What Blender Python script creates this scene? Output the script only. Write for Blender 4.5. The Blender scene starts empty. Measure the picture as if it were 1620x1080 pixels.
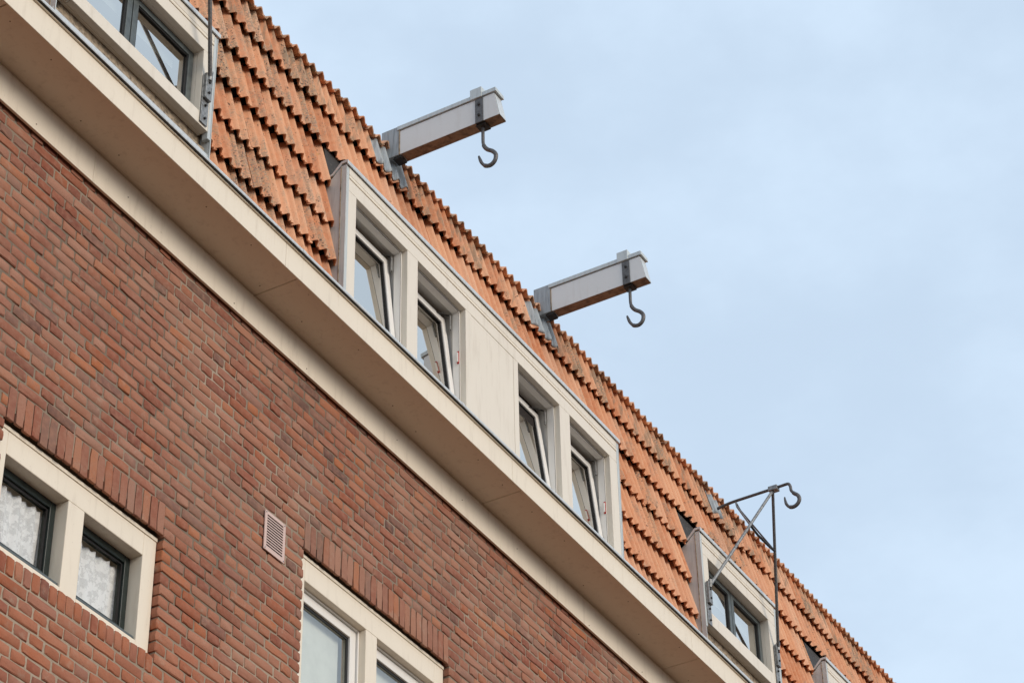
import bpy, math, random
import numpy as np
from mathutils import Vector, Matrix
rng = random.Random(7)
C = bpy.context.scene.collection
SC = bpy.context.scene

# ------------------------------------------------------------------ camera
CAM = np.array([0.0, -6.65, 1.6]); F = 3822.97
yaw, pit, rol = (math.radians(a) for a in (60.80662, 36.87166, -1.34406))
fw = np.array([math.sin(yaw)*math.cos(pit), math.cos(yaw)*math.cos(pit), math.sin(pit)])
r0 = np.array([math.cos(yaw), -math.sin(yaw), 0.0]); u0 = np.cross(r0, fw)
RT = math.cos(rol)*r0 + math.sin(rol)*u0; UP = -math.sin(rol)*r0 + math.cos(rol)*u0
cd = bpy.data.cameras.new('camera'); cam = bpy.data.objects.new('camera', cd); C.objects.link(cam)
cam.matrix_world = Matrix(((RT[0], UP[0], -fw[0], CAM[0]), (RT[1], UP[1], -fw[1], CAM[1]), (RT[2], UP[2], -fw[2], CAM[2]), (0, 0, 0, 1)))
cd.lens = F*36/1620; cd.sensor_width = 36; cd.clip_end = 2000; cd.clip_start = 0.05
SC.camera = cam
def proj(p):
    d = np.asarray(p, float) - CAM; z = d @ fw
    return 810 + F*(d @ RT)/z, 540 - F*(d @ UP)/z, z

# ------------------------------------------------------------------ sky, sun, exposure
SUN_EL, SUN_AZ = math.radians(22), math.radians(189)      # azimuth clockwise from +Y
w = bpy.data.worlds.new('World'); SC.world = w; w.use_nodes = True
nt = w.node_tree; nt.nodes.clear()
def wn(t, **k):
    n = nt.nodes.new(t)
    for a, b in k.items(): setattr(n, a, b)
    return n
out = wn('ShaderNodeOutputWorld'); bg = wn('ShaderNodeBackground'); bg.inputs['Strength'].default_value = 0.102
sky = wn('ShaderNodeTexSky', sky_type='NISHITA', sun_disc=False, sun_elevation=SUN_EL, sun_rotation=SUN_AZ, air_density=1.0, dust_density=0.8, ozone_density=1.6)
tc = wn('ShaderNodeTexCoord')
mp = wn('ShaderNodeMapping'); mp.inputs['Scale'].default_value = (1.0, 1.0, 1.8)
no = wn('ShaderNodeTexNoise'); no.inputs['Scale'].default_value = 5.0; no.inputs['Detail'].default_value = 6.0; no.inputs['Roughness'].default_value = 0.55
mr = wn('ShaderNodeMapRange', interpolation_type='SMOOTHSTEP')
mr.inputs['From Min'].default_value = 0.36; mr.inputs['From Max'].default_value = 0.66
mr.inputs['To Min'].default_value = 0.82; mr.inputs['To Max'].default_value = 1.0
mx = wn('ShaderNodeMix', data_type='RGBA'); mx.inputs[7].default_value = (4.72, 5.78, 7.0, 1)      # thin bright cloud veil
nt.links.new(tc.outputs['Generated'], mp.inputs['Vector']); nt.links.new(mp.outputs[0], no.inputs['Vector'])
nt.links.new(no.outputs['Fac'], mr.inputs['Value']); nt.links.new(mr.outputs[0], mx.inputs[0])
nt.links.new(sky.outputs[0], mx.inputs[6]); nt.links.new(mx.outputs[2], bg.inputs['Color']); nt.links.new(bg.outputs[0], out.inputs['Surface'])
sl = bpy.data.lights.new('sun', 'SUN'); sl.energy = 1.5; sl.angle = math.radians(28); sl.color = (1.0, 0.87, 0.72)
so = bpy.data.objects.new('sun', sl); C.objects.link(so)
sd = Vector((math.sin(SUN_AZ)*math.cos(SUN_EL), math.cos(SUN_AZ)*math.cos(SUN_EL), math.sin(SUN_EL)))
so.rotation_euler = sd.to_track_quat('Z', 'Y').to_euler()
SC.view_settings.view_transform = 'Standard'; SC.view_settings.look = 'None'
SC.view_settings.exposure = 0.5; SC.view_settings.gamma = 1.0; SC.view_settings.use_curve_mapping = False

# ------------------------------------------------------------------ materials
class NB:
    """small node builder"""
    def __init__(s, name):
        s.m = bpy.data.materials.new(name); s.m.use_nodes = True; s.t = s.m.node_tree; s.t.nodes.clear()
        s.o = s.t.nodes.new('ShaderNodeOutputMaterial'); s.g = s.t.nodes.new('ShaderNodeNewGeometry')
        s.b = s.t.nodes.new('ShaderNodeBsdfPrincipled'); s.t.links.new(s.b.outputs[0], s.o.inputs['Surface'])
        s.pos = s.g.outputs['Position']
    def set(s, sock, v):
        if hasattr(v, 'is_output'): s.t.links.new(v, sock)
        elif v is not None: sock.default_value = v
    def scaled(s, sc):
        n = s.t.nodes.new('ShaderNodeVectorMath'); n.operation = 'MULTIPLY'; s.set(n.inputs[0], s.pos); n.inputs[1].default_value = sc; return n.outputs[0]
    def noise(s, scale, detail=3, rough=.55, vec=None, dim=None):
        n = s.t.nodes.new('ShaderNodeTexNoise'); s.set(n.inputs['Vector'], vec or s.pos)
        n.inputs['Scale'].default_value = scale; n.inputs['Detail'].default_value = detail; n.inputs['Roughness'].default_value = rough
        return n.outputs['Fac']
    def voro(s, scale, vec=None, feat='F1'):
        n = s.t.nodes.new('ShaderNodeTexVoronoi'); n.feature = feat; s.set(n.inputs['Vector'], vec or s.pos); n.inputs['Scale'].default_value = scale
        return n.outputs['Distance']
    def rng(s, v, a, b, c=0., d=1.):
        n = s.t.nodes.new('ShaderNodeMapRange'); n.interpolation_type = 'SMOOTHSTEP'; s.set(n.inputs[0], v)
        for i, q in zip((1, 2, 3, 4), (a, b, c, d)): n.inputs[i].default_value = q
        return n.outputs[0]
    def math(s, op, a, b=None):
        n = s.t.nodes.new('ShaderNodeMath'); n.operation = op; s.set(n.inputs[0], a); s.set(n.inputs[1], b); n.use_clamp = op == 'ADD'; return n.outputs[0]
    def mix(s, f, a, b):
        n = s.t.nodes.new('ShaderNodeMix'); n.data_type = 'RGBA'
        q = lambda v: v if hasattr(v, 'is_output') else (*v, 1)
        s.set(n.inputs[0], f); s.set(n.inputs[6], q(a)); s.set(n.inputs[7], q(b)); return n.outputs[2]
    def ramp(s, v, stops, const=False):
        n = s.t.nodes.new('ShaderNodeValToRGB'); s.set(n.inputs[0], v); r = n.color_ramp
        r.interpolation = 'CONSTANT' if const else 'LINEAR'
        while len(r.elements) < len(stops): r.elements.new(0.5)
        for e, (p, c) in zip(r.elements, stops): e.position = p; e.color = (*c, 1)
        return n.outputs[0]
    def rnd(s, attr):
        if attr:
            n = s.t.nodes.new('ShaderNodeAttribute'); n.attribute_name = 'rnd'; return n.outputs['Fac']
        return s.t.nodes.new('ShaderNodeObjectInfo').outputs['Random']
    def bump(s, h, strength=.4, dist=.004):
        n = s.t.nodes.new('ShaderNodeBump'); n.inputs['Strength'].default_value = strength; n.inputs['Distance'].default_value = dist
        s.set(n.inputs['Height'], h); s.t.links.new(n.outputs[0], s.b.inputs['Normal'])
    def done(s, col, rough=.7, metal=0., spec=.4):
        s.set(s.b.inputs['Base Color'], col if hasattr(col, 'is_output') else (*col, 1)); s.set(s.b.inputs['Roughness'], rough)
        s.set(s.b.inputs['Metallic'], metal); s.set(s.b.inputs['Specular IOR Level'], spec); return s.m
    def sep(s):
        n = s.t.nodes.new('ShaderNodeSeparateXYZ'); s.set(n.inputs[0], s.pos); return n.outputs

def brick_mat(name, attr):
    b = NB(name); r = b.rnd(attr)
    base = b.ramp(r, [(0, (.33, .135, .086)), (.13, (.255, .080, .048)), (.28, (.37, .19, .13)), (.42, (.335, .110, .054)), (.56, (.21, .070, .048)),
                      (.68, (.35, .165, .11)), (.80, (.40, .135, .056)), (.90, (.32, .17, .122)), (.97, (.16, .082, .065)), (1, (.13, .075, .062))])
    n1 = b.noise(28, 4); n2 = b.noise(130, 3, .6)
    c = b.mix(b.rng(n1, .35, .75, 0, .6), base, (.35, .17, .112))
    c = b.mix(b.rng(b.sep()[2], 8.4, 7.3, 0, .38), c, b.mix(b.rng(r, .2, .8), (.44, .135, .052), (.30, .085, .048)))   # newer, redder bricks lower down
    c = b.mix(b.rng(n2, .48, .8, 0, .62), c, (.19, .075, .05))
    c = b.mix(b.rng(b.noise(1.1, 3), .40, .66, 0, .34), c, (.35, .22, .155))         # old mortar wash over whole areas of the wall
    c = b.mix(b.rng(b.noise(9, 5, .65), .55, .76, 0, .6), c, (.38, .275, .205))     # mortar smears
    c = b.mix(b.rng(b.voro(75), .10, .03, 0, .8), c, (.12, .06, .045))            # pits
    b.bump(b.math('ADD', b.math('MULTIPLY', n1, .6), b.math('MULTIPLY', n2, .5)), .55, .004)
    return b.done(c, .9, 0, .2)
def mortar_mat():
    b = NB('mortar'); n = b.noise(60, 4)
    c = b.mix(b.math('ADD', b.rng(b.noise(.8, 3), .38, .68), b.rng(b.sep()[2], 8.15, 7.5, 0, .6)), (.18, .142, .106), (.38, .305, .232))
    c = b.mix(b.rng(n, .4, .8, 0, .5), c, (.24, .18, .13)); b.bump(n, .6, .006)
    return b.done(c, .95, 0, .1)
def tile_mat(name, attr, top=False):
    b = NB(name); r = b.rnd(attr); xyz = b.sep()
    base = b.ramp(r, [(0, (.66, .30, .155)), (.2, (.74, .40, .235)), (.4, (.56, .21, .095)), (.6, (.76, .44, .28)), (.8, (.62, .25, .12)), (1, (.70, .35, .19))])
    n1 = b.noise(22, 4, .6); n2 = b.noise(95, 4, .65)
    c = b.mix(b.rng(n1, .3, .75, 0, .5), base, (.74, .43, .265))
    c = b.mix(b.rng(n2, .48, .85, 0, .55), c, (.42, .16, .08))
    c = b.mix(b.rng(b.noise(7, 3, .5, b.scaled((9, 9, 1.2))), .5, .8, 0, .35), c, (.68, .40, .26))
    # lichen and soot: heavy towards the near (left) end, lighter along the roof
    wx = b.rng(xyz[0], 8.6, 11.0, 1, .08) if not top else b.rng(xyz[0], 9.0, 15.0, .8, .5)
    amt = b.math('ADD', b.math('MULTIPLY', wx, .36), b.math('MULTIPLY', b.rng(r, .3, 1, 0, 1), .42))
    big = b.noise(6.5, 5, .65, b.scaled((1.3, 1.3, .75)))
    lic = b.math('MULTIPLY', b.rng(b.math('ADD', big, b.math('MULTIPLY', amt, .47)), .61, .83), b.rng(n2, .36, .56))
    c = b.mix(b.math('MULTIPLY', lic, .85), c, b.mix(b.rng(b.noise(48, 3), .42, .6), (.40, .30, .20), (.25, .21, .17)))
    if top:
        st = b.noise(3.2, 3, .6, b.scaled((7, 7, .9)))
        c = b.mix(b.rng(st, .48, .66, 0, .72), c, b.mix(n2, (.18, .15, .115), (.34, .255, .17)))
    dots = b.math('MULTIPLY', b.rng(b.noise(64, 2, .5), .585, .66), b.rng(b.math('ADD', b.noise(9, 4, .65), b.math('MULTIPLY', amt, .34)), .60, .76))
    c = b.mix(b.math('MULTIPLY', dots, .85), c, (.06, .045, .036))
    c = b.mix(b.math('MULTIPLY', b.rng(b.noise(11, 2), .70, .78), b.rng(xyz[0], 8.5, 12, .8, .1)), c, (.50, .29, .06))   # yellow lichen spots
    b.bump(b.math('ADD', b.math('MULTIPLY', n1, .5), b.math('MULTIPLY', n2, .6)), .55, .005)
    return b.done(c, .88, 0, .25)
def paint_mat(name, col, dirt=(.42, .34, .25), d=.35, rough=.5):
    b = NB(name)
    st = b.noise(4, 4, .6, b.scaled((6, 6, .8)))
    c = b.mix(b.rng(st, .5, .8, 0, d), col, dirt)
    c = b.mix(b.rng(b.noise(2.2, 3), .45, .75, 0, .22), c, tuple(q*.86 for q in col))
    c = b.mix(b.rng(b.noise(55, 3, .7), .67, .78, 0, d*1.5), c, tuple(q*.45 for q in dirt))
    b.bump(b.noise(45, 3), .12, .003)
    return b.done(c, rough, 0, .35)
def zinc_mat(name, col=(.54, .575, .57), rough=.5, metal=.15, d=.4):
    b = NB(name); st = b.noise(5, 4, .6, b.scaled((10, 10, 1.0)))
    c = b.mix(b.rng(st, .42, .72, 0, d), col, tuple(q*.55 for q in col))
    c = b.mix(b.rng(b.noise(30, 4), .55, .8, 0, .35), c, (.42, .36, .29))
    b.bump(b.noise(14, 3), .15, .004); return b.done(c, rough, metal, .5)
def plain(name, col, rough=.6, metal=0., nz=40, v=.35, bump=.2, spec=.4):
    b = NB(name); n = b.noise(nz, 4, .6)
    c = b.mix(b.rng(n, .35, .75, 0, 1), tuple(q*(1+v*.5) for q in col), tuple(q*(1-v) for q in col)); b.bump(n, bump, .003)
    return b.done(c, rough, metal, spec)
def glass_mat(name, refl, tint):
    b = NB(name); t = b.t; t.nodes.remove(b.b)
    fr = t.nodes.new('ShaderNodeFresnel'); t.links.new(b.rng(b.g.outputs['Backfacing'], 0, 1, 1.5, 1/1.5), fr.inputs['IOR'])
    gl = t.nodes.new('ShaderNodeBsdfGlossy'); gl.inputs['Roughness'].default_value = .012; gl.inputs['Color'].default_value = (1.0, .955, .885, 1)
    tr = t.nodes.new('ShaderNodeBsdfTransparent'); tr.inputs['Color'].default_value = (*tint, 1)
    f = b.math('ADD', fr.outputs[0], refl); m = t.nodes.new('ShaderNodeMixShader')
    t.links.new(f, m.inputs[0]); t.links.new(tr.outputs[0], m.inputs[1]); t.links.new(gl.outputs[0], m.inputs[2])
    bm = t.nodes.new('ShaderNodeBump'); bm.inputs['Strength'].default_value = .04; bm.inputs['Distance'].default_value = .01
    t.links.new(b.noise(2.2, 1), bm.inputs['Height']); t.links.new(bm.outputs[0], gl.inputs['Normal'])
    t.links.new(m.outputs[0], b.o.inputs['Surface']); return b.m
def lace_mat():
    b = NB('lace'); t = b.t; xyz = b.sep()
    fl = b.noise(27, 4, .7); mesh_ = b.voro(150, b.scaled((1, .25, 1)))
    low = b.rng(xyz[2], 8.0, 7.72, .25, .9)
    a = b.math('ADD', b.math('MULTIPLY', b.rng(fl, .48, .54), low), b.rng(mesh_, .05, .3, .50, .80))
    b.done((.93, .93, .94), .9, 0, .1)
    tr = t.nodes.new('ShaderNodeBsdfTransparent'); tl = t.nodes.new('ShaderNodeBsdfTranslucent'); tl.inputs[0].default_value = (.8, .8, .8, 1)
    m0 = t.nodes.new('ShaderNodeMixShader'); m0.inputs[0].default_value = .2; t.links.new(b.b.outputs[0], m0.inputs[1]); t.links.new(tl.outputs[0], m0.inputs[2])
    m = t.nodes.new('ShaderNodeMixShader'); t.links.new(a, m.inputs[0]); t.links.new(tr.outputs[0], m.inputs[1]); t.links.new(m0.outputs[0], m.inputs[2])
    t.links.new(m.outputs[0], b.o.inputs['Surface']); return b.m
def paving_mat():
    b = NB('paving'); n = t_ = b.t.nodes.new('ShaderNodeTexBrick'); b.set(n.inputs['Vector'], b.pos); n.inputs['Scale'].default_value = 4.5
    n.inputs['Color1'].default_value = (.098, .038, .013, 1); n.inputs['Color2'].default_value = (.08, .032, .012, 1); n.inputs['Mortar'].default_value = (.07, .045, .03, 1)
    return b.done(b.mix(b.rng(b.noise(.8, 4), .4, .7, 0, .5), n.outputs[0], (.095, .045, .019)), .9, 0, .2)

M = {
 'brick': brick_mat('brick', False), 'brick_a': brick_mat('brick_joined', True), 'mortar': mortar_mat(),
 'tile': tile_mat('tile', False), 'tile_a': tile_mat('tile_joined', True), 'tile_t': tile_mat('tile_weathered', False, True), 'tile_ta': tile_mat('tile_weathered_joined', True, True),
 'cream': paint_mat('cream_paint', (.785, .70, .57), d=.3), 'cream2': paint_mat('cream_paint_worn', (.745, .68, .58), d=.27), 'white': paint_mat('white_paint', (.80, .78, .74), d=.10, rough=.35),
 'beam': paint_mat('beam_sheet', (.70, .705, .69), (.40, .33, .25), .22, .5),
 'zinc': zinc_mat('zinc'), 'zincl': zinc_mat('zinc_light', (.60, .625, .63), .42, .2, .35), 'zincshade': zinc_mat('zinc_painted_shade', (.035, .03, .026), .7, .1), 'lead': zinc_mat('lead', (.36, .39, .405), .6, .1, .85),
 'iron': plain('iron', (.125, .118, .115), .55, .5, 60, .4), 'irong': plain('iron_worn', (.24, .24, .235), .5, .6, 45, .45), 'irond': plain('iron_dark', (.035, .032, .03), .6, .3),
 'green': plain('green_black_paint', (.014, .022, .020), .35, 0, 20, .3, .05), 'greeng': plain('grey_green_paint', (.085, .10, .10), .4, 0, 20, .3, .05),
 'wood': plain('weathered_wood', (.30, .235, .165), .85, 0, 30, .6, .6), 'rust': plain('brown_board', (.27, .17, .11), .85, 0, 25, .45, .4),
 'brown': plain('brown_trim', (.13, .085, .055), .8), 'felt_shade': plain('roof_felt_and_gap_shade', (.022, .017, .015), .95), 'dark': plain('gasket', (.012, .011, .011), .5, 0, 30, .2, .05),
 'room': plain('room_plaster', (.40, .385, .36), .9, 0, 3, .1, .02), 'reveal': paint_mat('reveal_paint', (.62, .60, .56), d=.1),
 'glass': glass_mat('glass', .0, (.97, .98, .97)), 'glassm': glass_mat('glass_plain', .24, (.93, .95, .93)), 'glassr': glass_mat('glass_coated', .62, (.80, .85, .84)), 'lace': lace_mat(),
 'vent': paint_mat('vent_paint', (.62, .455, .40), d=.12), 'red': plain('red_plastic', (.42, .03, .025), .45), 'blind': plain('pale_blind', (.74, .75, .69), .9, 0, 8, .08, .02),
 'paving': paving_mat(), 'roofing': plain('roofing', (.12, .11, .10), .9),
}

# ------------------------------------------------------------------ mesh helpers
class MB:
    def __init__(s): s.v = []; s.f = []; s.mi = []; s.mats = []
    def mat(s, m):
        if m not in s.mats: s.mats.append(m)
        return s.mats.index(m)
    def add(s, vs, fs, m):
        o = len(s.v); s.v += [tuple(v) for v in vs]; k = s.mat(m)
        for f in fs: s.f.append(tuple(i+o for i in f)); s.mi.append(k)
        return s
    def box(s, x0, x1, y0, y1, z0, z1, m):
        return s.add([(x0, y0, z0), (x1, y0, z0), (x1, y1, z0), (x0, y1, z0), (x0, y0, z1), (x1, y0, z1), (x1, y1, z1), (x0, y1, z1)],
                     [(0, 3, 2, 1), (4, 5, 6, 7), (0, 1, 5, 4), (1, 2, 6, 5), (2, 3, 7, 6), (3, 0, 4, 7)], m)
    def prism_x(s, poly, x0, x1, m):                 # poly of (y, z), extruded along X
        n = len(poly); vs = [(x0, y, z) for y, z in poly] + [(x1, y, z) for y, z in poly]
        return s.add(vs, [tuple(range(n)), tuple(range(2*n-1, n-1, -1))] + [(i, i+n, (i+1) % n+n, (i+1) % n) for i in range(n)], m)
    def tube(s, pts, r, m, n=10, flat=1.0):
        pts = [Vector(p) for p in pts]; rs = r if isinstance(r, (list, tuple)) else [r]*len(pts)
        vs = []; fs = []; prev = None
        for i, p in enumerate(pts):
            d = (pts[min(i+1, len(pts)-1)] - pts[max(i-1, 0)]).normalized()
            a = d.orthogonal().normalized() if prev is None else (prev - d*prev.dot(d)).normalized(); prev = a
            b = d.cross(a)
            vs += [p + (a*math.cos(2*math.pi*k/n) + b*math.sin(2*math.pi*k/n)*flat)*rs[i] for k in range(n)]
        for i in range(len(pts)-1):
            fs += [(i*n+k, i*n+(k+1) % n, (i+1)*n+(k+1) % n, (i+1)*n+k) for k in range(n)]
        fs += [tuple(range(n-1, -1, -1)), tuple((len(pts)-1)*n+k for k in range(n))]
        return s.add(vs, fs, m)
    def mesh(s, name, smooth=False):
        me = bpy.data.meshes.new(name); me.from_pydata(s.v, [], s.f)
        for m in s.mats: me.materials.append(M[m])
        me.polygons.foreach_set('material_index', s.mi)
        if smooth:
            me.polygons.foreach_set('use_smooth', [True]*len(s.f)); me.set_sharp_from_angle(angle=math.radians(42))
        me.update(); return me
    def build(s, name, parent=None, bevel=0., smooth=False):
        o = bpy.data.objects.new(name, s.mesh(name, smooth)); C.objects.link(o)
        if parent: o.parent = parent
        if bevel:
            b = o.modifiers.new('bevel', 'BEVEL'); b.width = bevel; b.segments = 2; b.limit_method = 'ANGLE'
        return o
def empty(name, loc, label=None, cat=None, group=None, parent=None):
    o = bpy.data.objects.new(name, None); C.objects.link(o); o.location = loc; o.empty_display_size = .1
    tag(o, label, cat, group, 'thing' if cat else None)
    if parent: o.parent = parent
    return o
def tag(o, label=None, cat=None, group=None, kind=None):
    for k, v in (('label', label), ('category', cat), ('group', group), ('kind', kind)):
        if v: o[k] = v
def spline(pts, n=6):
    P = [np.array(p, float) for p in pts]; P = [2*P[0]-P[1]] + P + [2*P[-1]-P[-2]]; o = []
    for i in range(1, len(P)-2):
        for t in np.linspace(0, 1, n, endpoint=False):
            o.append(.5*(2*P[i] + (P[i+1]-P[i-1])*t + (2*P[i-1]-5*P[i]+4*P[i+1]-P[i+2])*t*t + (3*P[i]-P[i-1]-3*P[i+1]+P[i+2])*t**3))
    return o + [P[-2]]

# ------------------------------------------------------------------ ground
g = MB().add([(-400, -400, 0), (400, -400, 0), (400, 400, 0), (-400, 400, 0)], [(0, 1, 2, 3)], 'paving').build('street'); tag(g, kind='structure')

# ------------------------------------------------------------------ house
house = empty('brick_house', (0, 0, 0), 'red brick house with cream cornice, steep orange tiled roof and dormers', 'house')
X0, X1 = 3.0, 24.0
W1 = (6.978, 8.217, 7.537, 8.225); W2 = (9.464, 11.026, 7.426, 8.82); ROW = .066; ZR = 8.416
BLK = [(W1[0], W1[1], 7.426, 8.416), (W2[0], W2[1], 7.426, 9.01)]
# backing wall with the two openings
bw = MB(); e = .014; Y0, Y1 = .0066, .32
def wallbox(x0, x1, z0, z1): bw.box(x0, x1, Y0, Y1, z0, z1, 'mortar')
wallbox(X0, W1[0]-e, 0, 10.2); wallbox(W1[1]+e, W2[0]-e, 0, 10.2); wallbox(W2[1]+e, X1, 0, 10.2)
for q in (W1, W2): wallbox(q[0]-e, q[1]+e, 0, q[2]-e); wallbox(q[0]-e, q[1]+e, q[3]+.06, 10.2)
wall = bw.build('brick_wall', house)

def brick_mesh(L, H, seed, name):
    r = random.Random(seed); D = .05; j = lambda q=.0024: r.uniform(-q, q)
    if L >= H: base = [(-1, -1), (-.35, -1), (.35, -1), (1, -1), (1, 0), (1, 1), (.35, 1), (-.35, 1), (-1, 1), (-1, 0)]
    else: base = [(-1, -1), (0, -1), (1, -1), (1, -.35), (1, .35), (1, 1), (0, 1), (-1, 1), (-1, .35), (-1, -.35)]
    O, I = [], []
    for u, v in base:
        x, z = u*L/2 + j(), v*H/2 + j()
        cx, cz = .004+r.uniform(0, .003), .004+r.uniform(0, .0025)
        if abs(u) == 1 and abs(v) == 1: x -= u*r.uniform(.001, .005); z -= v*r.uniform(.0005, .003)
        O.append((x, .0046+j(.0008), z))
        I.append((x - (u*cx if abs(u) == 1 else 0), j(.0012), z - (v*cz if abs(v) == 1 else 0)))
    n = len(base); vs = O + I + [(x, D, z) for x, _, z in O]
    fs = [tuple(range(n, 2*n))] + [(i, (i+1) % n, (i+1) % n+n, i+n) for i in range(n)] + [(i+2*n, (i+1) % n+2*n, (i+1) % n, i) for i in range(n)]
    return MB().add(vs, fs, 'brick').mesh(name, True)
BM = {k: [brick_mesh(L, H, 100*n+i, 'brick') for i in range(7)] for n, (k, (L, H)) in enumerate(dict(s=(.211, .0572), h=(.1015, .0572), d=(.0535, .184), r=(.0535, .101)).items())}
DIM = dict(s=(.211, .0572), h=(.1015, .0572), d=(.0535, .184), r=(.0535, .101))
places = []                                            # (key, x, z, sx, sz)
k0, k1 = -26, 24
for k in range(k0, k1):
    z0 = ZR + k*ROW; zc = z0 + ROW/2
    if k % 2 == 0: L, key, off = .22, 's', (0.0 if k % 4 == 0 else .11)
    else: L, key, off = .11, 'h', .055
    off += rng.uniform(-.012, .012)
    free = [(4.2, 15.2)]
    for b in BLK:
        if b[2] < zc < b[3]:
            nf = []
            for a, c in free:
                if b[0] > a and b[1] < c: nf += [(a, b[0]-.0005), (b[1]+.0005, c)]
                else: nf.append((a, c))
            free = nf
    for a, c in free:
        x = math.floor((a-off)/L)*L + off; pend = False
        while x < c:
            p0, p1 = max(x+.0045, a), min(x+L-.0045+rng.uniform(-.003, .003), c); x += L
            if pend: p0 = a; pend = False
            if c - p1 < .035: p1 = min(c, p1 + .035)
            w_ = p1 - p0
            if w_ < .045:
                pend = p0 < a+.01
                continue
            kk = 's' if w_ > .15 else 'h'
            places.append((kk, (p0+p1)/2, zc + rng.uniform(-.0022, .0022), w_/DIM[kk][0], rng.uniform(.965, 1.03)))
for (a, c, n, z0, z1, key) in ((W1[0], W1[1], 20, 8.225, 8.416, 'd'), (W2[0], W2[1], 25, 8.82, 9.01, 'd'), (W1[0], W1[1], 20, 7.430, 7.533, 'r')):
    p = (c-a)/n
    for i in range(n):
        places.append((key, a + p*(i+.5) + rng.uniform(-.002, .002), (z0+z1)/2 + rng.uniform(-.003, .003), (p-.0065)/.0535, 1.0 if key == 'd' else (z1-z0-.004)/.1))
vis = []
for q in places:
    px, py, d = proj((q[1], 0, q[2])); 
    if -420 < px < 1500 and -250 < py < 1500 and q[2] < 9.99:
        inside = -10 < px < 1630 and -10 < py < 1090
        vis.append((0 if inside else 1, d/ math.sqrt(DIM[q[0]][0]*q[3]*DIM[q[0]][1]), q))
vis.sort(key=lambda t: t[:2])
def trs(x, y, z, sx, sz, rot, sy=1): return Matrix.Translation((x, y, z)) @ Matrix.Rotation(rot, 4, 'Y') @ Matrix.Diagonal((sx, sy, sz, 1))
jv, jf, jr = [], [], []; off = 0
for n, (_, _, (key, x, z, sx, sz)) in enumerate(vis):
    me = rng.choice(BM[key]); mt = trs(x, rng.gauss(0, .0016), z, sx, sz, rng.gauss(0, .008), .36 if key == 'd' else 1)
    if n < 300:
        o = bpy.data.objects.new('brick', me); C.objects.link(o); o.parent = wall; o.matrix_local = mt
    else:
        jv += [mt @ v.co for v in me.vertices]; jf += [tuple(i+off for i in p.vertices) for p in me.polygons]; off += len(me.vertices)
        jr += [rng.random()]*len(me.polygons)
def joined(name, v, f, r, m, parent, mi=None, smooth=False):
    me = bpy.data.meshes.new(name); me.from_pydata(v, [], f)
    for q in m: me.materials.append(M[q])
    if mi: me.polygons.foreach_set('material_index', mi)
    a = me.attributes.new('rnd', 'FLOAT', 'FACE'); a.data.foreach_set('value', r)
    if smooth: me.polygons.foreach_set('use_smooth', [True]*len(f)); me.set_sharp_from_angle(angle=math.radians(42))
    o = bpy.data.objects.new(name, me); C.objects.link(o); o.parent = parent; tag(o, kind='stuff'); return o
joined('brickwork', jv, jf, jr, ['brick_a'], wall, None, True)

# ------------------------------------------------------------------ cornice
cor = MB()
cor.box(X0, X1, -.300, -.028, 10.20, 10.26, 'wood')                                     # carcass above the soffit
cor.box(X0, X1, -.0125, .004, 9.985, 10.19, 'felt_shade')  # dark strip painting the shade in the gap behind the frieze
cor.prism_x([(-.326, 10.338), (-.326, 10.376), (-.30, 10.376), (-.30, 10.26), (-.306, 10.26), (-.306, 10.338)], X0, X1, 'brown')
cornice = cor.build('cornice', house)
for a, b in zip((X0, 6.262, 8.829, 11.398, 13.967, 16.5, 19.1, 21.6), (6.262, 8.829, 11.398, 13.967, 16.5, 19.1, 21.6, X1)):
    s = MB().box(a+.003, b-.003, -.327, -.026, 10.175, 10.1995, 'cream').build('soffit_board', cornice, .0015)
for a, b in zip((X0, 6.12, 8.69, 11.26, 13.83, 16.4, 18.97, 21.5), (6.12, 8.69, 11.26, 13.83, 16.4, 18.97, 21.5, X1)):
    MB().box(a+.0013, b-.0013, -.339, -.3285, 10.167, 10.337, 'cream').build('fascia_board', cornice, .0025)
for a, b in zip((X0, 7.36, 11.63, 15.9, 20.1), (7.36, 11.63, 15.9, 20.1, X1)):
    MB().box(a+.0008, b-.0008, -.030, -.013, 9.957, 10.1735, 'cream').build('frieze_board', cornice, .003)
MB().box(X0, X1, -.3505, -.327, 10.3375, 10.3440, 'cream').build('moulding', cornice, .001)
MB().box(X0, X1, -.3625, -.327, 10.3445, 10.3475, 'zincshade').build('lip_shade_strip', cornice)  # near-black strip: shade under the gutter lip put into its colour
for i in range(26):                                                        # nail heads in the boards
    x = 6.3 + .42*i + rng.uniform(-.12, .12); y = rng.choice((-.27, -.11)) + rng.uniform(-.015, .015)
    MB().tube([(x, y, 10.1755), (x, y, 10.1735)], .0042, 'brown', 6).build('nail', cornice)
    x += .2; z = rng.choice((9.99, 10.07)) + rng.uniform(-.01, .01)
    if i % 2: MB().tube([(x, -.0295, z), (x, -.0315, z)], .0042, 'brown', 6).build('nail', cornice)
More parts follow.
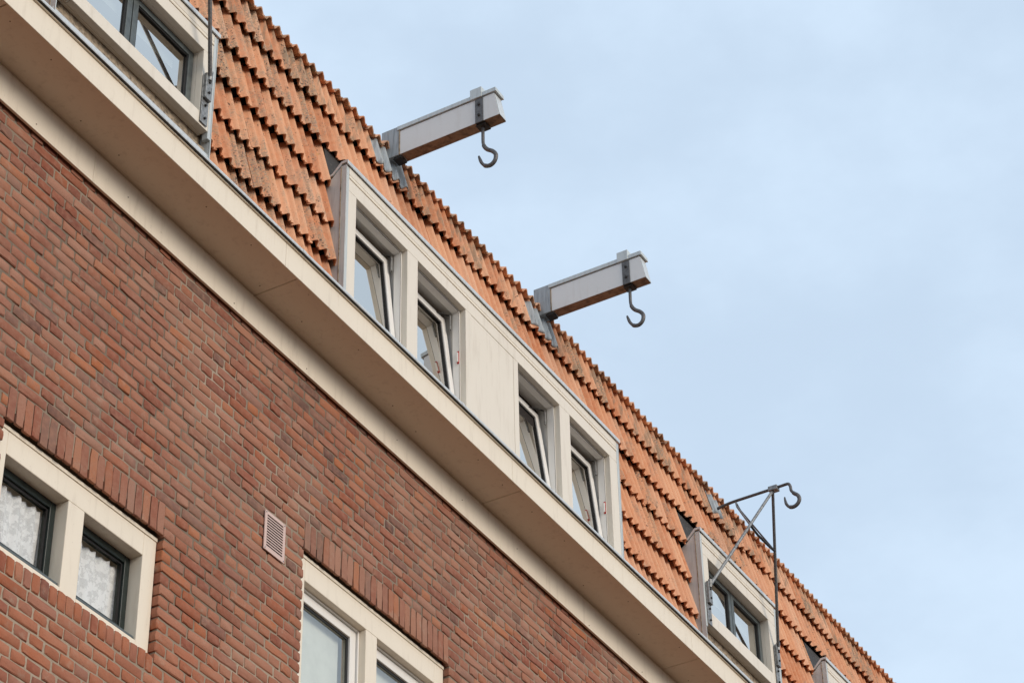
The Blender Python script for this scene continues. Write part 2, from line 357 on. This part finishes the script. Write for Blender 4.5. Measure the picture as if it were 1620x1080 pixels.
# zinc gutter: rolled lip, trough and the flashing up the back
gt = MB()
prof = [(-.3650, 10.3480), (-.3675, 10.3540), (-.3675, 10.3640), (-.3640, 10.3700), (-.3560, 10.3720), (-.3500, 10.3690), (-.3470, 10.3600), (-.3180, 10.3550), (-.3100, 10.290), (-.30, 10.275), (-.14, 10.270), (-.10, 10.30), (-.085, 10.62)]
prof2 = [(-.081, 10.62), (-.096, 10.302), (-.138, 10.265), (-.303, 10.268), (-.3140, 10.286), (-.3220, 10.3500), (-.3500, 10.3482)]
zs = [6.2, 8.83, 10.6, 12.4, 14.3, 16.2, 18.1, 20.0, 22.0]
for a, b in zip([X0]+zs, zs+[X1]):
    gt.prism_x(prof+prof2, a, b+.003 if b < X1 else b, 'zincl')
    if b < X1: gt.prism_x([(-.3665, 10.3475), (-.3695, 10.354), (-.3695, 10.3645), (-.365, 10.3725), (-.355, 10.3740), (-.348, 10.369), (-.35, 10.3478)], b-.012, b+.02, 'zincl')
gt.build('gutter', cornice, 0, True)

# ------------------------------------------------------------------ roof
KR = .09; TP = .2015; XR = 8.602; PHI = math.atan(.25)
def yroof(z): return -.03 + KR*(z-10.75)
rf = MB()
rf.add([(X0, yroof(10.3)+.075, 10.3), (X1, yroof(10.3)+.075, 10.3), (X1, yroof(12.62)+.075, 12.62), (X0, yroof(12.62)+.075, 12.62)], [(0, 1, 2, 3)], 'felt_shade')
roof = rf.build('tiled_roof', house)
MB().add([(X0, .215, 12.62), (X1, .215, 12.62), (X1, 3.2, 13.5), (X0, 3.2, 13.5), (X0, 8, 13.5), (X1, 8, 13.5), (X0, 8, 0), (X1, 8, 0), (X0, .33, 0), (X0, .33, 12.62), (X1, .33, 0), (X1, .33, 12.62)],
         [(0, 1, 2, 3), (3, 2, 5, 4), (4, 5, 7, 6), (8, 9, 3, 4, 6), (10, 7, 5, 2, 11)], 'roofing').build('rear_shell', house)
WAVE = [(0, .001), (.005, .005), (.0135, .021), (.022, .034), (.030, .037), (.041, .032), (.055, .016), (.066, .004), (.075, .002), (.080, .007), (.086, .006), (.0905, .001)]
def tile_mesh(seed, mat, u0=0., u1=TP, name='roof_tile'):
    r = random.Random(seed)
    prof = [(u, h*1.03) for u, h in WAVE] + [(u+.1005, h*.94) for u, h in WAVE] + [(TP-.001, .004), (TP+.008, .010)]
    cut = [(u, h) for u, h in prof if u0-1e-6 <= u <= u1+.0085]
    if u0 > 0: cut = [(u0, float(np.interp(u0, [p[0] for p in prof], [p[1] for p in prof])))] + [p for p in cut if p[0] > u0+.002]
    if u1 < TP: cut = [p for p in cut if p[0] < u1-.002] + [(u1, float(np.interp(u1, [p[0] for p in prof], [p[1] for p in prof])))]
    n = len(cut); T = .0095; ys = [0, .40]; vs = []; fs = []
    jag = [r.uniform(-.0022, .0022) for _ in range(n)]; sag = r.uniform(-.003, .003)
    ej = [0, .0, 0]
    for j, s in enumerate(ys):
        vs += [(u, (h + (sag if j == 1 else 0)), s + (jag[i] if j == 0 else 0)) for i, (u, h) in enumerate(cut)]
    for j, s in enumerate((0, .22)):
        vs += [(u, h-T*(1 if j == 0 else .9), s + (jag[i]+.001 if j == 0 else 0)) for i, (u, h) in enumerate(cut)]
    q = lambda a, b, i: (a*n+i, a*n+i+1, b*n+i+1, b*n+i)
    for i in range(n-1): fs += [q(0, 1, i)[::-1], q(2, 0, i)[::-1], q(3, 2, i)[::-1]]
    fs += [(0, n, 3*n, 2*n)[::-1], (n-1, 2*n-1, 4*n-1, 3*n-1)]
    mb = MB().add([(u, -h, s) for u, h, s in vs], fs, mat)
    return mb.mesh(name, True)
TM = [tile_mesh(i, 'tile') for i in range(6)]; TMT = [tile_mesh(50+i, 'tile_t') for i in range(6)]
# dormers: x0, x1, z of front sill bottom, z top
DORM = [(6.877, 8.283, 10.975, 11.755), (9.681, 13.377, 10.62, 11.81), (14.727, 16.134, 10.962, 11.768), (17.145, 18.552, 10.97, 11.768)]
ROWS = [('A', 12.335, 1), ('B', 12.002, 0), ('C', 11.662, 0), ('D', 11.318, 0), ('E', 10.99, 0), ('F', 10.655, 0), ('R', 12.622, 2)]
tl = []
for nm, zb, top in ROWS:
    for i in range(-14, 62):
        x = XR + i*TP; u0, u1 = 0., TP
        if nm in 'CDEF':
            skip = False
            for dx0, dx1, dz0, dz1 in DORM:
                if x+TP > dx0-.006 and x < dx1+.004:
                    if x < dx0-.001-.04: u1 = dx0-.001-x
                    elif x+TP > dx1+.004+.04: u0 = dx1+.004-x
                    else: skip = True
            if skip: continue
        tl.append((nm, zb, top, x, u0, u1))
def tmat(nm, zb, top, x):
    j = rng.gauss
    if top == 2: ph, y = math.radians(68), yroof(zb)-.004
    else: ph, y = PHI + j(0, .006), yroof(zb) + .012 + j(0, .0035)
    # ground-glass-flat bed: local +Z runs up the slope, local -Y is outward
    return Matrix.Translation((x + j(0, .002), y, zb + j(0, .0045))) @ Matrix.Rotation(-ph, 4, 'X') @ Matrix.Rotation(j(0, .011), 4, 'Y')
vis = []
for q in tl:
    px, py, d = proj((q[3]+.1, yroof(q[1]), q[1]+.15)); inside = -15 < px < 1635 and -15 < py < 1095
    if q[0] == 'F': d *= 1.6
    if q[0] == 'R': d *= 1.5
    vis.append((0 if inside else 1, d, q))
vis.sort(key=lambda t: t[:2])
jv, jf, jr, jm = [], [], [], []; off = 0
for n, (_, _, (nm, zb, top, x, u0, u1)) in enumerate(vis):
    if u0 > 0 or u1 < TP: me = tile_mesh(900+n, 'tile_t' if top else 'tile', u0, u1)
    else: me = rng.choice(TMT if top else TM)
    mt = tmat(nm, zb, top, x)
    if n < 300:
        o = bpy.data.objects.new('roof_tile', me); C.objects.link(o); o.parent = roof; o.matrix_local = mt
    else:
        jv += [mt @ v.co for v in me.vertices]; jf += [tuple(i+off for i in p.vertices) for p in me.polygons]; off += len(me.vertices)
        jr += [rng.random()]*len(me.polygons); jm += [1 if top else 0]*len(me.polygons)
joined('tilework', jv, jf, jr, ['tile_a', 'tile_ta'], roof, jm, True)

# ------------------------------------------------------------------ dormers
YD = -.06
def cheek(x, side, z0, z1, parent):
    """zinc side cheek with a vertical seam; x is the outer face"""
    d = .006*side
    poly = [(YD-.003, z0), (YD-.003, z1-.004), (-.022, z1-.006), (.045, z1-.075), (.16, z1-.15), (.16, z0)]
    m = MB(); n = len(poly)
    m.prism_x(poly, min(x, x+d), max(x, x+d), 'zinc')
    xs = (x-.004, x) if side > 0 else (x, x+.004)
    m.box(xs[0], xs[1], -.026, -.019, z0, z1-.012, 'wood')
    return m.build('cheek', parent, .001)
def zcap(x0, x1, z1, parent):
    """zinc capping along the front and the roof behind it"""
    m = MB(); a = .006
    m.prism_x([(YD-.016, z1-.004), (YD-.016, z1+.026), (YD-.010, z1+.034), (-.022, z1+.032), (.045, z1-.04), (.085, z1-.05), (.085, z1-.065), (.04, z1-.055), (-.03, z1+.012), (YD-.008, z1+.014), (YD-.008, z1-.004)], x0-a, x1+a, 'zincl')
    MB().prism_x([(.075, z1-.055), (.105, z1+.22), (.111, z1+.22), (.081, z1-.060)], x0-.02, x1+.02, 'zincshade').build('flashing', parent)  # upstand coloured near-black to paint the dark hole under the tiles
    return m.build('zinc_cap', parent, .0015)
def room(x0, x1, z0, z1, parent, y0=.06, y1=1.4):
    v = [(x0, y0, z0), (x1, y0, z0), (x1, y0, z1), (x0, y0, z1), (x0, y1, z0), (x1, y1, z0), (x1, y1, z1), (x0, y1, z1)]
    return MB().add(v, [(4, 5, 6, 7), (0, 4, 7, 3), (1, 2, 6, 5), (0, 1, 5, 4), (3, 7, 6, 2)], 'room').build('room', parent)
def sash_mb(w_, h, fr, th, mat, hinge=None):
    m = MB()
    m.box(0, fr, 0, th, 0, h, mat); m.box(w_-fr, w_, 0, th, 0, h, mat); m.box(fr, w_-fr, 0, th, 0, fr, mat); m.box(fr, w_-fr, 0, th, h-fr, h, mat)
    return m
def pane_mb(w_, h, fr, y, mat):
    g_ = .012; m = MB()
    m.add([(fr-.002, y, fr-.002), (w_-fr+.002, y, fr-.002), (w_-fr+.002, y, h-fr+.002), (fr-.002, y, h-fr+.002)], [(0, 1, 2, 3)], mat); return m
def gasket_mb(w_, h, fr, y, g_=.009):
    a, b = fr-.001, fr+g_; m = MB()
    m.box(a, b, y-.006, y+.004, a, h-a, 'dark'); m.box(w_-b, w_-a, y-.006, y+.004, a, h-a, 'dark'); m.box(b, w_-b, y-.006, y+.004, a, b, 'dark'); m.box(b, w_-b, y-.006, y+.004, h-b, h-a, 'dark'); return m
def place(o, x, y, z, tilt=0.): o.location = (x, y, z); o.rotation_euler = (-tilt, 0, 0)

# the long dormer with four tilted windows
dx0, dx1, dz0, dz1 = DORM[1]
OPN = [(9.806, 10.421), (10.549, 11.162), (11.872, 12.468), (12.618, 13.228)]; ZO = 11.602; ZB = 10.70
cs = MB(); yb = YD+.045
xs = [9.715] + [q for o_ in OPN for q in o_] + [13.343]
for a, b in ((xs[0], xs[1]), (xs[2], xs[3]), (xs[4], 11.238-.001), (xs[6], xs[7]), (xs[8], xs[9])): cs.box(a, b, YD, yb, ZB, ZO, 'cream2')
cs.box(11.81, xs[5], YD, yb, ZB, ZO, 'cream2')
cs.box(xs[0], xs[9], YD, yb, ZO, 11.702, 'cream2'); cs.box(xs[0], xs[9], YD, yb, 10.60, ZB, 'cream2')
cs.box(9.690, 9.7145, YD-.002, -.02, 10.60, 11.79, 'zinc'); cs.box(13.3435, 13.370, YD-.002, -.02, 10.60, 11.79, 'zinc')
dorm = cs.build('dormer', house, .003); dorm['label'] = 'long cream dormer with four tilted windows and a blank panel'
MB().box(11.2395, 11.8085, YD+.003, yb, ZB, ZO, 'cream2').build('blank_panel', dorm, .002)
MB().box(9.716, 13.342, YD-.004, -.03, 11.7045, 11.730, 'cream').build('trim_strip', dorm, .004)
MB().box(9.716, 13.342, YD-.002, -.03, 11.734, 11.795, 'cream2').build('head_board', dorm, .003)
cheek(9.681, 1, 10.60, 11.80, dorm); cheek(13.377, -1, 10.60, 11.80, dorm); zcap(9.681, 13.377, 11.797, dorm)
room(9.70, 13.36, 10.3, 11.66, dorm, .19, 1.6)
for n, (a, b) in enumerate(OPN):
    m = MB(); t = .030; ya, yc = yb+.0005, yb+.05
    m.box(a-.012, a+t-.012, ya, yc, ZB, ZO+.01, 'white'); m.box(b-t+.012, b+.012, ya, yc, ZB, ZO+.01, 'white'); m.box(a+t-.012, b-t+.012, ya, yc, ZO-t+.012, ZO+.01, 'white')
    m.box(a+t-.012, b-t+.012, ya, yc, ZB, ZB+.03, 'white')
    m.box(a+t-.016, a+t-.0125, ya-.003, ya-.0005, ZB, ZO-t+.01, 'dark'); m.box(b-t+.0125, b-t+.016, ya-.003, ya-.0005, ZB, ZO-t+.01, 'dark'); m.box(a+t-.01, b-t+.01, ya-.003, ya-.0005, ZO-t+.013, ZO-t+.0165, 'dark')
    m.build('window_frame', dorm, .002)
    rv = MB()                                                                # reveal lining behind the frame
    rv.box(a-.05, a-.0005, yc+.0005, .24, ZB-.1, ZO+.04, 'reveal'); rv.box(b+.0005, b+.05, yc+.0005, .24, ZB-.1, ZO+.04, 'reveal'); rv.box(a, b, yc+.0005, .24, ZO+.003, ZO+.04, 'reveal')
    rv.build('reveal', dorm)
    sw, sh = b-a-.046, ZO-ZB-.075; ti = math.radians((5.6, 6.4, 7.2, 6.0)[n])
    s = sash_mb(sw, sh, .052, .05, 'white').build('sash', dorm, .003); place(s, a+.023, yb+.012, ZB+.034, ti)
    p = pane_mb(sw, sh, .052, .022, 'glassr').build('pane', dorm); place(p, a+.023, yb+.012, ZB+.034, ti)
    q = gasket_mb(sw, sh, .052, .016).build('gasket', dorm); place(q, a+.023, yb+.012, ZB+.034, ti)
    # stay arm between frame and sash head
    MB().tube([(b-.03, yc+.02, ZO-.03), (b-.22, yc+.085, ZO-.075)], .005, 'irond', 6).build('stay_arm', dorm)
    MB().box(b-.045, b-.028, yc+.001, yc+.012, ZO-.16, ZO-.04, 'irong').build('hinge', dorm, .002)
    if n in (1, 3):
        z_ = (11.15, 11.10)[n//2]
        MB().box(b-.0265, b-.017, ya-.004, ya+.012, z_, z_+.10, 'red').box(b-.036, b-.027, ya-.002, ya+.01, z_+.008, z_+.085, 'white').build('latch', dorm, .002)

def small_dormer(idx, label):
    dx0, dx1, dz0, dz1 = DORM[idx]; a, b = dx0+.125, dx1-.170; zo0, zo1 = dz0+.108, dz0+.606; c = MB(); yb = -.012
    if idx == 0: a, b, zo0, zo1 = dx0+.125, 8.160, 11.070, 11.555
    if idx == 2: zo0, zo1 = 11.078, 11.574
    x0, x1 = dx0+.034, dx1-.034
    c.box(x0, a, YD, yb, dz0, zo1, 'cream2'); c.box(b, x1, YD, yb, dz0, zo1, 'cream2'); c.box(x0, x1, YD, yb, zo1, dz1-.10, 'cream2')
    c.box(a, b, YD, yb, dz0, zo0, 'cream2'); c.box(x0, x1, yb+.0005, .0105, dz0, dz0+.03, 'cream2')
    c.box(dx0+.009, x0-.0005, YD-.002, -.02, dz0-.05, dz1-.02, 'zinc'); c.box(x1+.0005, dx1-.007, YD-.002, -.02, dz0-.05, dz1-.02, 'zinc')
    d = c.build('dormer', house, .003); d['label'] = label
    MB().box(x0+.001, x1-.001, YD-.004, -.03, dz1-.0975, dz1-.072, 'cream').build('trim_strip', d, .004)
    MB().box(x0+.001, x1-.001, YD-.002, -.03, dz1-.068, dz1-.012, 'cream2').build('head_board', d, .003)
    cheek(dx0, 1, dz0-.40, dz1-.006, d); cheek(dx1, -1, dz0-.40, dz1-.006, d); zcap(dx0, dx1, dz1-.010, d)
    ub = MB(); ub.box(dx0+.01, dx1-.01, .011, .03, dz0-.42, dz0+.02, 'wood'); ub.build('under_sill_board', d, .003)
    lt = MB(); nx = 40
    for i in range(nx):                                                     # frayed old lath, pieces uneven
        xa = dx0+.008+(dx1-dx0-.016)*i/nx; lt.box(xa, xa+(dx1-dx0-.016)/nx, -.024+rng.uniform(-.002, .002), .010, dz0-.40, dz0-.098+rng.uniform(-.007, .007), 'wood')
    lt.build('weathered_lath', d)
    MB().box(dx0-.004, dx1+.004, -.050, -.0445, dz0-.42, dz0-.150, 'zincl').build('flashing', d, .001)
    # reveal, then two dark sashes side by side
    rv = MB(); rv.box(a-.03, a-.0006, yb+.0005, .085, zo0-.03, zo1+.03, 'cream2'); rv.box(b+.0006, b+.03, yb+.0005, .085, zo0-.03, zo1+.03, 'cream2'); rv.box(a, b, yb+.0005, .085, zo1+.0006, zo1+.03, 'cream2'); rv.box(a, b, yb+.0005, .085, zo0-.03, zo0-.0006, 'cream2')
    rv.build('reveal', d)
    mid = (a+b)/2; ys = .012
    for q, (s0, s1) in enumerate(((a+.002, mid-.004), (mid+.004, b-.002))):
        sw, sh = s1-s0, zo1-zo0-.004
        o = sash_mb(sw, sh, .045, .045, 'greeng').build('sash', d, .003); place(o, s0, ys, zo0+.002)
        o = pane_mb(sw, sh, .045, .020, 'glassr').build('pane', d); place(o, s0, ys, zo0+.002)
        o = gasket_mb(sw, sh, .045, .014, .010).build('gasket', d); place(o, s0, ys, zo0+.002)
    MB().box(mid-.0035, mid+.0035, ys+.012, ys+.04, zo0, zo1, 'dark').build('gap_seal', d)
    MB().box(a, b, ys-.018, ys-.001, zo0+.0005, zo0+.018, 'dark').build('drip_bar', d, .002)
    MB().box(a+.03, b-.08, .105, .109, zo0, zo1, 'blind').build('blind', d)
    room(dx0+.02, dx1-.02, dz0-.3, dz1-.06, d, .175, 1.4)
    return d
small_dormer(0, 'small dormer with dark sashes at the upper left, cut by the photo edge')
small_dormer(2, 'small dormer with dark sashes under the iron hoist bracket on the far roof')
small_dormer(3, 'farthest small dormer, only its top corner in view')

# ------------------------------------------------------------------ lower windows
YF = .04
def window(Wq, ops, zt, zb, label, kind):
    x0, x1, z0, z1 = Wq; m = MB(); x0 += .002; x1 -= .002; z1 -= .003; z0 += .002; yb = YF+.06
    xs = [x0] + [q for o_ in ops for q in o_] + [x1]
    for i in range(0, len(xs), 2): m.box(xs[i], xs[i+1], YF, .30, z0, z1 if i in (0, len(xs)-2) else zt, 'cream')
    m.box(xs[1], xs[-2], YF, .30, zt, z1, 'cream')
    for a, b in ops: m.box(a, b, YF, .30, z0, zb, 'cream')
    f = m.build('window', house, .004); f['label'] = label
    MB().box(x0+.001, x1-.001, YF-.006, YF-.0005, z1-.022, z1-.001, 'cream').build('cover_strip', f, .002)
    for a, b in ops:
        if kind == 'dark':
            ys, fr, mt, gl = .115, .042, 'green', 'glass'
            MB().prism_x([(YF+.012, zb+.010), (YF+.012, zb+.022), (ys-.0005, zb+.066), (ys-.0005, zb+.0005), (YF+.03, zb+.0005)], a+.002, b-.002, 'greeng').build('drip_sill', f, .002)
            s0 = zb+.045
        else:
            ys, fr, mt, gl = .098, .058, 'white', 'glassm'; s0 = zb+.002
            q = MB(); q.box(a+.0005, a+.012, ys-.012, ys+.03, zb, zt-.0005, 'white'); q.box(b-.012, b-.0005, ys-.012, ys+.03, zb, zt-.0005, 'white'); q.box(a+.012, b-.012, ys-.012, ys+.03, zt-.012, zt-.0005, 'white'); q.build('stop_bead', f, .0015)
            a, b, zt_ = a+.015, b-.015, zt-.015
        zt_ = zt-.001 if kind == 'dark' else zt-.016
        sw, sh = b-a-.003, zt_-s0
        for nm, mb, bv in (('sash', sash_mb(sw, sh, fr, .05, mt), .004), ('pane', pane_mb(sw, sh, fr, .026, gl), 0), ('gasket', gasket_mb(sw, sh, fr, .02, .010 if kind == 'dark' else .016), 0)):
            o = mb.build(nm, f, bv); place(o, a+.0015, ys, s0)
    return f
W1O = [(7.05, 7.523), (7.647, 8.114)]
w1 = window(W1, W1O, 8.073, 7.584, 'cream framed window with two dark green sashes and lace curtains', 'dark')
room(W1[0]+.01, W1[1]-.01, 7.3, 8.21, w1, .302, 1.9)
W2O = [(9.535, 10.168), (10.287, 10.921)]
w2 = window(W2, W2O, 8.658, 7.52, 'cream framed window with white sashes and pale panes, only its top in view', 'white')
room(W2[0]+.01, W2[1]-.01, 7.2, 8.80, w2, .302, 1.9)
for a, b in W2O:
    MB().box(a+.05, b-.10, .165, .169, 7.4, 8.64, 'blind').build('blind', w2)

# lace curtains: hang inside, things of their own
for n, (a, b) in enumerate(W1O):
    v, f = [], []; nx, nz = 60, 6; cx = (a+b)/2; za, zb_ = 7.60, 8.012
    for i in range(nx+1):
        u = i/nx; x = a-.04 + (b-a+.08)*u
        for j in range(nz+1):
            t = j/nz
            y = .2 + .012*math.sin(u*31+n*2) * (1-.3*t) + .006*math.sin(u*67+n) + .003*math.sin(t*4+u*9)
            v.append((x-cx, y-.2, za-7.6 + (zb_-za)*t + (.006*math.sin(u*62) if j == nz else 0)))
    for i in range(nx):
        for j in range(nz): k = i*(nz+1)+j; f.append((k, k+nz+1, k+nz+2, k+1))
    c = MB().add(v, f, 'lace').build('lace_curtain', None, 0, True); c.location = (cx, .168, 7.6)
    tag(c, ('white lace curtain behind the lower left window, in its left sash by the photo edge', 'white lace curtain behind the lower left window, in its right sash by the brick reveal')[n], 'curtain', 'lace curtains in the lower left window', 'thing')

# ------------------------------------------------------------------ ventilation grille
vg = empty('vent_grille', (9.1625, 0, 8.73), 'pinkish metal vent grille with twelve slots set in the brick wall', 'vent')
x0, x1, z0, z1 = -.0985, .0985, -.125, .125; m = MB()
m.box(x0, x0+.022, -.012, -.0045, z0, z1, 'vent'); m.box(x1-.022, x1, -.012, -.0045, z0, z1, 'vent'); m.box(x0+.022, x1-.022, -.012, -.0045, z0, z0+.022, 'vent'); m.box(x0+.022, x1-.022, -.012, -.0045, z1-.022, z1, 'vent')
m.box(x0+.01, x1-.01, -.0044, .004, z0+.01, z1-.01, 'dark')  # dark sheet behind the slats, painting the shade in the slots
m.build('frame', vg, .0015)
for i in range(12):
    z = z0+.022 + (i+.5)*(z1-z0-.044)/12
    MB().box(x0+.0222, x1-.0222, -.0118, -.009, z-.0086, z-.0008, 'vent').build('slat', vg)
for sx in (-1, 1):
    for sz in (-1, 1): MB().tube([(sx*.088, -.0118, sz*.114), (sx*.088, -.0145, sz*.114)], .004, 'irong', 8).build('screw', vg)

# ------------------------------------------------------------------ hoist beams
def wave_h(u):
    u = (u % TP); p = [(a, h*1.03) for a, h in WAVE] + [(a+.1005, h*.94) for a, h in WAVE] + [(TP, .001)]
    return float(np.interp(u, [q[0] for q in p], [q[1] for q in p]))
def hoist_beam(xb, dz, label):
    """xb: left face of the beam"""
    W = .091; zb, zt = 12.538+dz, 12.748+dz; yr, yf0, yf1 = .13, -.735, -.697
    b = empty('hoist_beam', (xb+W/2, .1, zb), label, 'hoist beam', 'wooden hoist beams on the roof edge')
    T = lambda mb: [setattr(mb, 'v', [(x-(xb+W/2)+xb, y-.1, z-zb) for x, y, z in mb.v]), mb][1]
    def prism(poly, x0, x1, m):
        mb = MB().prism_x(poly, x0, x1, m); return mb
    t = lambda mb, n, bv=.002, sm=False, par=b: T(mb).build(n, par, bv, sm)
    body = MB()
    body.prism_x([(.20, zb+.004), (.20, zt), (yf1, zt), (yf0+.001, zb+.004)], .0015, W-.0015, 'beam')
    t(body, 'body')
    side = MB(); side.prism_x([(.058, zb-.001), (.058, zt-.002), (yf1+.001, zt-.002), (yf0+.002, zb-.001)], -.0015, .001, 'beam'); t(side, 'side_sheet', .0005)
    side = MB(); side.prism_x([(.058, zb-.001), (.058, zt-.002), (yf1+.001, zt-.002), (yf0+.002, zb-.001)], W-.001, W+.0015, 'beam'); t(side, 'side_sheet', .0005)
    t(MB().box(.004, W-.004, yf0+.004, .04, zb-.0005, zb+.0035, 'rust'), 'underside_board', .001)
    t(MB().add([(.001, yf0-.0015, zb), (W-.001, yf0-.0015, zb), (W-.001, yf1-.0015, zt), (.001, yf1-.0015, zt)], [(0, 1, 2, 3)], 'zincl'), 'end_plate', 0)
    t(MB().prism_x([(.07, zt+.006), (.07, zt+.040), (yf1-.016, zt+.040), (yf1-.020, zt+.004), (yf1-.012, zt+.004), (yf1-.010, zt+.006)], -.011, W+.011, 'zinc'), 'cap', .003)
    # zinc collar at the roof and lead apron dressed over the tiles
    t(MB().box(-.005, W+.005, .060, .20, zb-.004, zt+.044, 'lead'), 'collar', .003)
    t(MB().box(-.0055, -.0005, .050, .0595, zb, zt+.002, 'wood').box(W+.0005, W+.0055, .050, .0595, zb, zt+.002, 'wood'), 'collar_bead', .001)
    t(MB().box(.006, W-.006, .045, .11, zb-.022, zb-.005, 'irond'), 'bearing', .003)
    ap = MB(); NU, NS = 60, 8; v, f = [], []
    ax0, ax1 = xb-.195, xb+.215
    for i in range(NU+1):
        x = ax0 + (ax1-ax0)*i/NU; u = x-XR
        for j in range(NS+1):
            s = .03 + .255*j/NS + (.012*math.sin(i*.9) if j == 0 else 0)
            z = 12.335 + s*math.cos(PHI); y = yroof(12.335)+.012 + s*math.sin(PHI) - (wave_h(u)+.013)*math.cos(PHI)
            v.append((x-xb, y, z))
    for i in range(NU):
        for j in range(NS): k = i*(NS+1)+j; f.append((k, k+NS+1, k+NS+2, k+1))
    o = t(ap.add(v, f, 'lead'), 'apron', 0, True); sm = o.modifiers.new('thick', 'SOLIDIFY'); sm.thickness = .004
    # strap, block, bolts
    ya, yb_ = -.612, -.550
    st = MB(); st.box(-.0075, -.002, ya, yb_, zb-.0065, zt-.006, 'iron'); st.box(W+.002, W+.0075, ya, yb_, zb-.0065, zt-.006, 'iron'); st.box(-.002, W+.002, ya, yb_, zb-.0065, zb-.0015, 'irond')
    st.box(.012, W-.012, ya-.006, yb_+.006, zb-.018, zb-.007, 'irond'); t(st, 'strap', .0015)
    t(MB().box(-.016, W+.016, -.606, -.516, zt+.002, zt+.092, 'zinc'), 'cap_block', .003)
    for z in (zb+.055, zb+.150):
        for sx in (-.0076, W+.0076):
            e_ = -.010 if sx < 0 else .010
            t(MB().tube([(sx, -.581, z), (sx+e_, -.581, z)], .0105, 'irond', 6), 'bolt', .001)
    pts = [(-.580, -.012), (-.579, -.10), (-.580, -.156), (-.590, -.194), (-.614, -.229), (-.650, -.259), (-.675, -.299), (-.668, -.348), (-.636, -.374), (-.597, -.365), (-.568, -.329), (-.552, -.284), (-.545, -.258)]
    P = spline([(W/2, y, zb+z) for y, z in pts], 5); n = len(P)
    t(MB().tube(P, [.0115 + (.0035 if 12 < i < n-14 else 0) - (.005*max(0, i-(n-8))/8) for i in range(n)], 'iron', 10), 'hook', 0, True)
    return b
hoist_beam(10.487, 0, 'grey boxed hoist beam with iron hook above the left half of the long dormer')
hoist_beam(12.615, .050, 'grey boxed hoist beam with iron hook above the right half of the long dormer')

# ------------------------------------------------------------------ iron hoist brackets on the small dormers
def bracket(dx, label):
    b = empty('hoist_bracket', (15.52+dx, .1, 12.45), label, 'hoist bracket', 'iron hoist brackets over the small dormers')
    L = Vector((14.79, -.092, 11.285)); R = Vector((16.045, -.092, 11.335)); A = Vector((15.52, -.392, 12.462))
    loc = Vector((15.52, .1, 12.45))
    def t(mb, n, sm=True, bv=0, par=b): mb.v = [tuple(Vector(q)-loc) for q in mb.v]; return mb.build(n, par, bv, sm)
    arm = [(15.52, .14, 12.452), (15.52, .06, 12.468), (15.52, -.02, 12.476), (15.52, -.10, 12.478), (15.52, -.392, 12.481), (15.52, -.515, 12.484)]
    t(MB().tube(spline(arm, 5), .0125, 'iron', 10), 'arm')
    hk = [(-.50, 12.484), (-.535, 12.480), (-.549, 12.450), (-.553, 12.41), (-.575, 12.375), (-.606, 12.345), (-.616, 12.305), (-.598, 12.268), (-.560, 12.25), (-.522, 12.262), (-.500, 12.295), (-.492, 12.335), (-.490, 12.365)]
    P = spline([(15.52, y, z) for y, z in hk], 5); n = len(P)
    t(MB().tube(P, [.0125 + (.004 if 18 < i < n-16 else 0) - .007*max(0, i-(n-10))/10 for i in range(n)], 'iron', 10), 'hook')
    t(MB().tube([A + (L-A)*-.0, A + (L-A)*.5, L], .0125, 'irong', 10), 'leg'); t(MB().tube([A, A + (R-A)*.5, R], .0125, 'iron', 10), 'leg')
    t(MB().box(15.52-.03, 15.52+.03, A.y-.05, A.y+.03, A.z-.008, A.z+.034, 'irong'), 'clamp', False, .004)
    q0 = Vector((15.52, -.055, 12.470)); qL = A+(L-A)*.375; qR = A+(R-A)*.385
    t(MB().tube([q0, q0+Vector((-.03, -.02, -.07)), qL], .0095, 'irong', 8, .6), 'brace')
    t(MB().tube([q0, q0+Vector((.04, -.02, -.07)), qR], .0095, 'iron', 8, .6), 'brace')
    t(MB().tube([qL, qL+(qR-qL)*.3+Vector((0, 0, -.02)), qL+(qR-qL)*.8+Vector((0, 0, -.012)), qR], .0105, 'irond', 8), 'brace')
    for Q, sx in ((L, -1), (R, 1)):
        m = MB(); x = Q.x
        m.box(x-.034, x+.034, -.0715, -.0645, Q.z-.345, Q.z+.02, 'irong'); m.box(x-.030, x+.030, -.092, -.072, Q.z-.165, Q.z+.028, 'irong'); m.tube([(x, -.088, Q.z-.02), (x, -.095, Q.z+.05)], .017, 'irong', 10)
        f = t(m, 'foot_plate', False, .003)
        for zz, yy in ((-.035, -.09), (-.115, -.09), (-.205, -.072), (-.305, -.072)):
            t(MB().tube([(x, yy, Q.z+zz), (x, yy-.011, Q.z+zz)], .0085, 'irond', 6), 'bolt', False, 0, f)
    ap = MB(); NU, NS = 36, 5; v, fs = [], []
    for i in range(NU+1):
        x = 15.40 + .235*i/NU
        for j in range(NS+1):
            s = .05 + .21*j/NS; z = 12.335 + s*math.cos(PHI); sh = x + dx - XR
            v.append((x, yroof(12.335)+.012 + s*math.sin(PHI) - (wave_h(sh)+.013)*math.cos(PHI), z))
    for i in range(NU):
        for j in range(NS): k = i*(NS+1)+j; fs.append((k, k+NS+1, k+NS+2, k+1))
    o = t(ap.add(v, fs, 'lead'), 'apron', True); s = o.modifiers.new('thick', 'SOLIDIFY'); s.thickness = .004
    b.location.x = 15.52+dx
    return b
bracket(0, 'iron hoist bracket with open hook standing free above the far right dormer')
bracket(-7.851, 'iron hoist bracket bolted to the upper left dormer, only its pole foot in view')
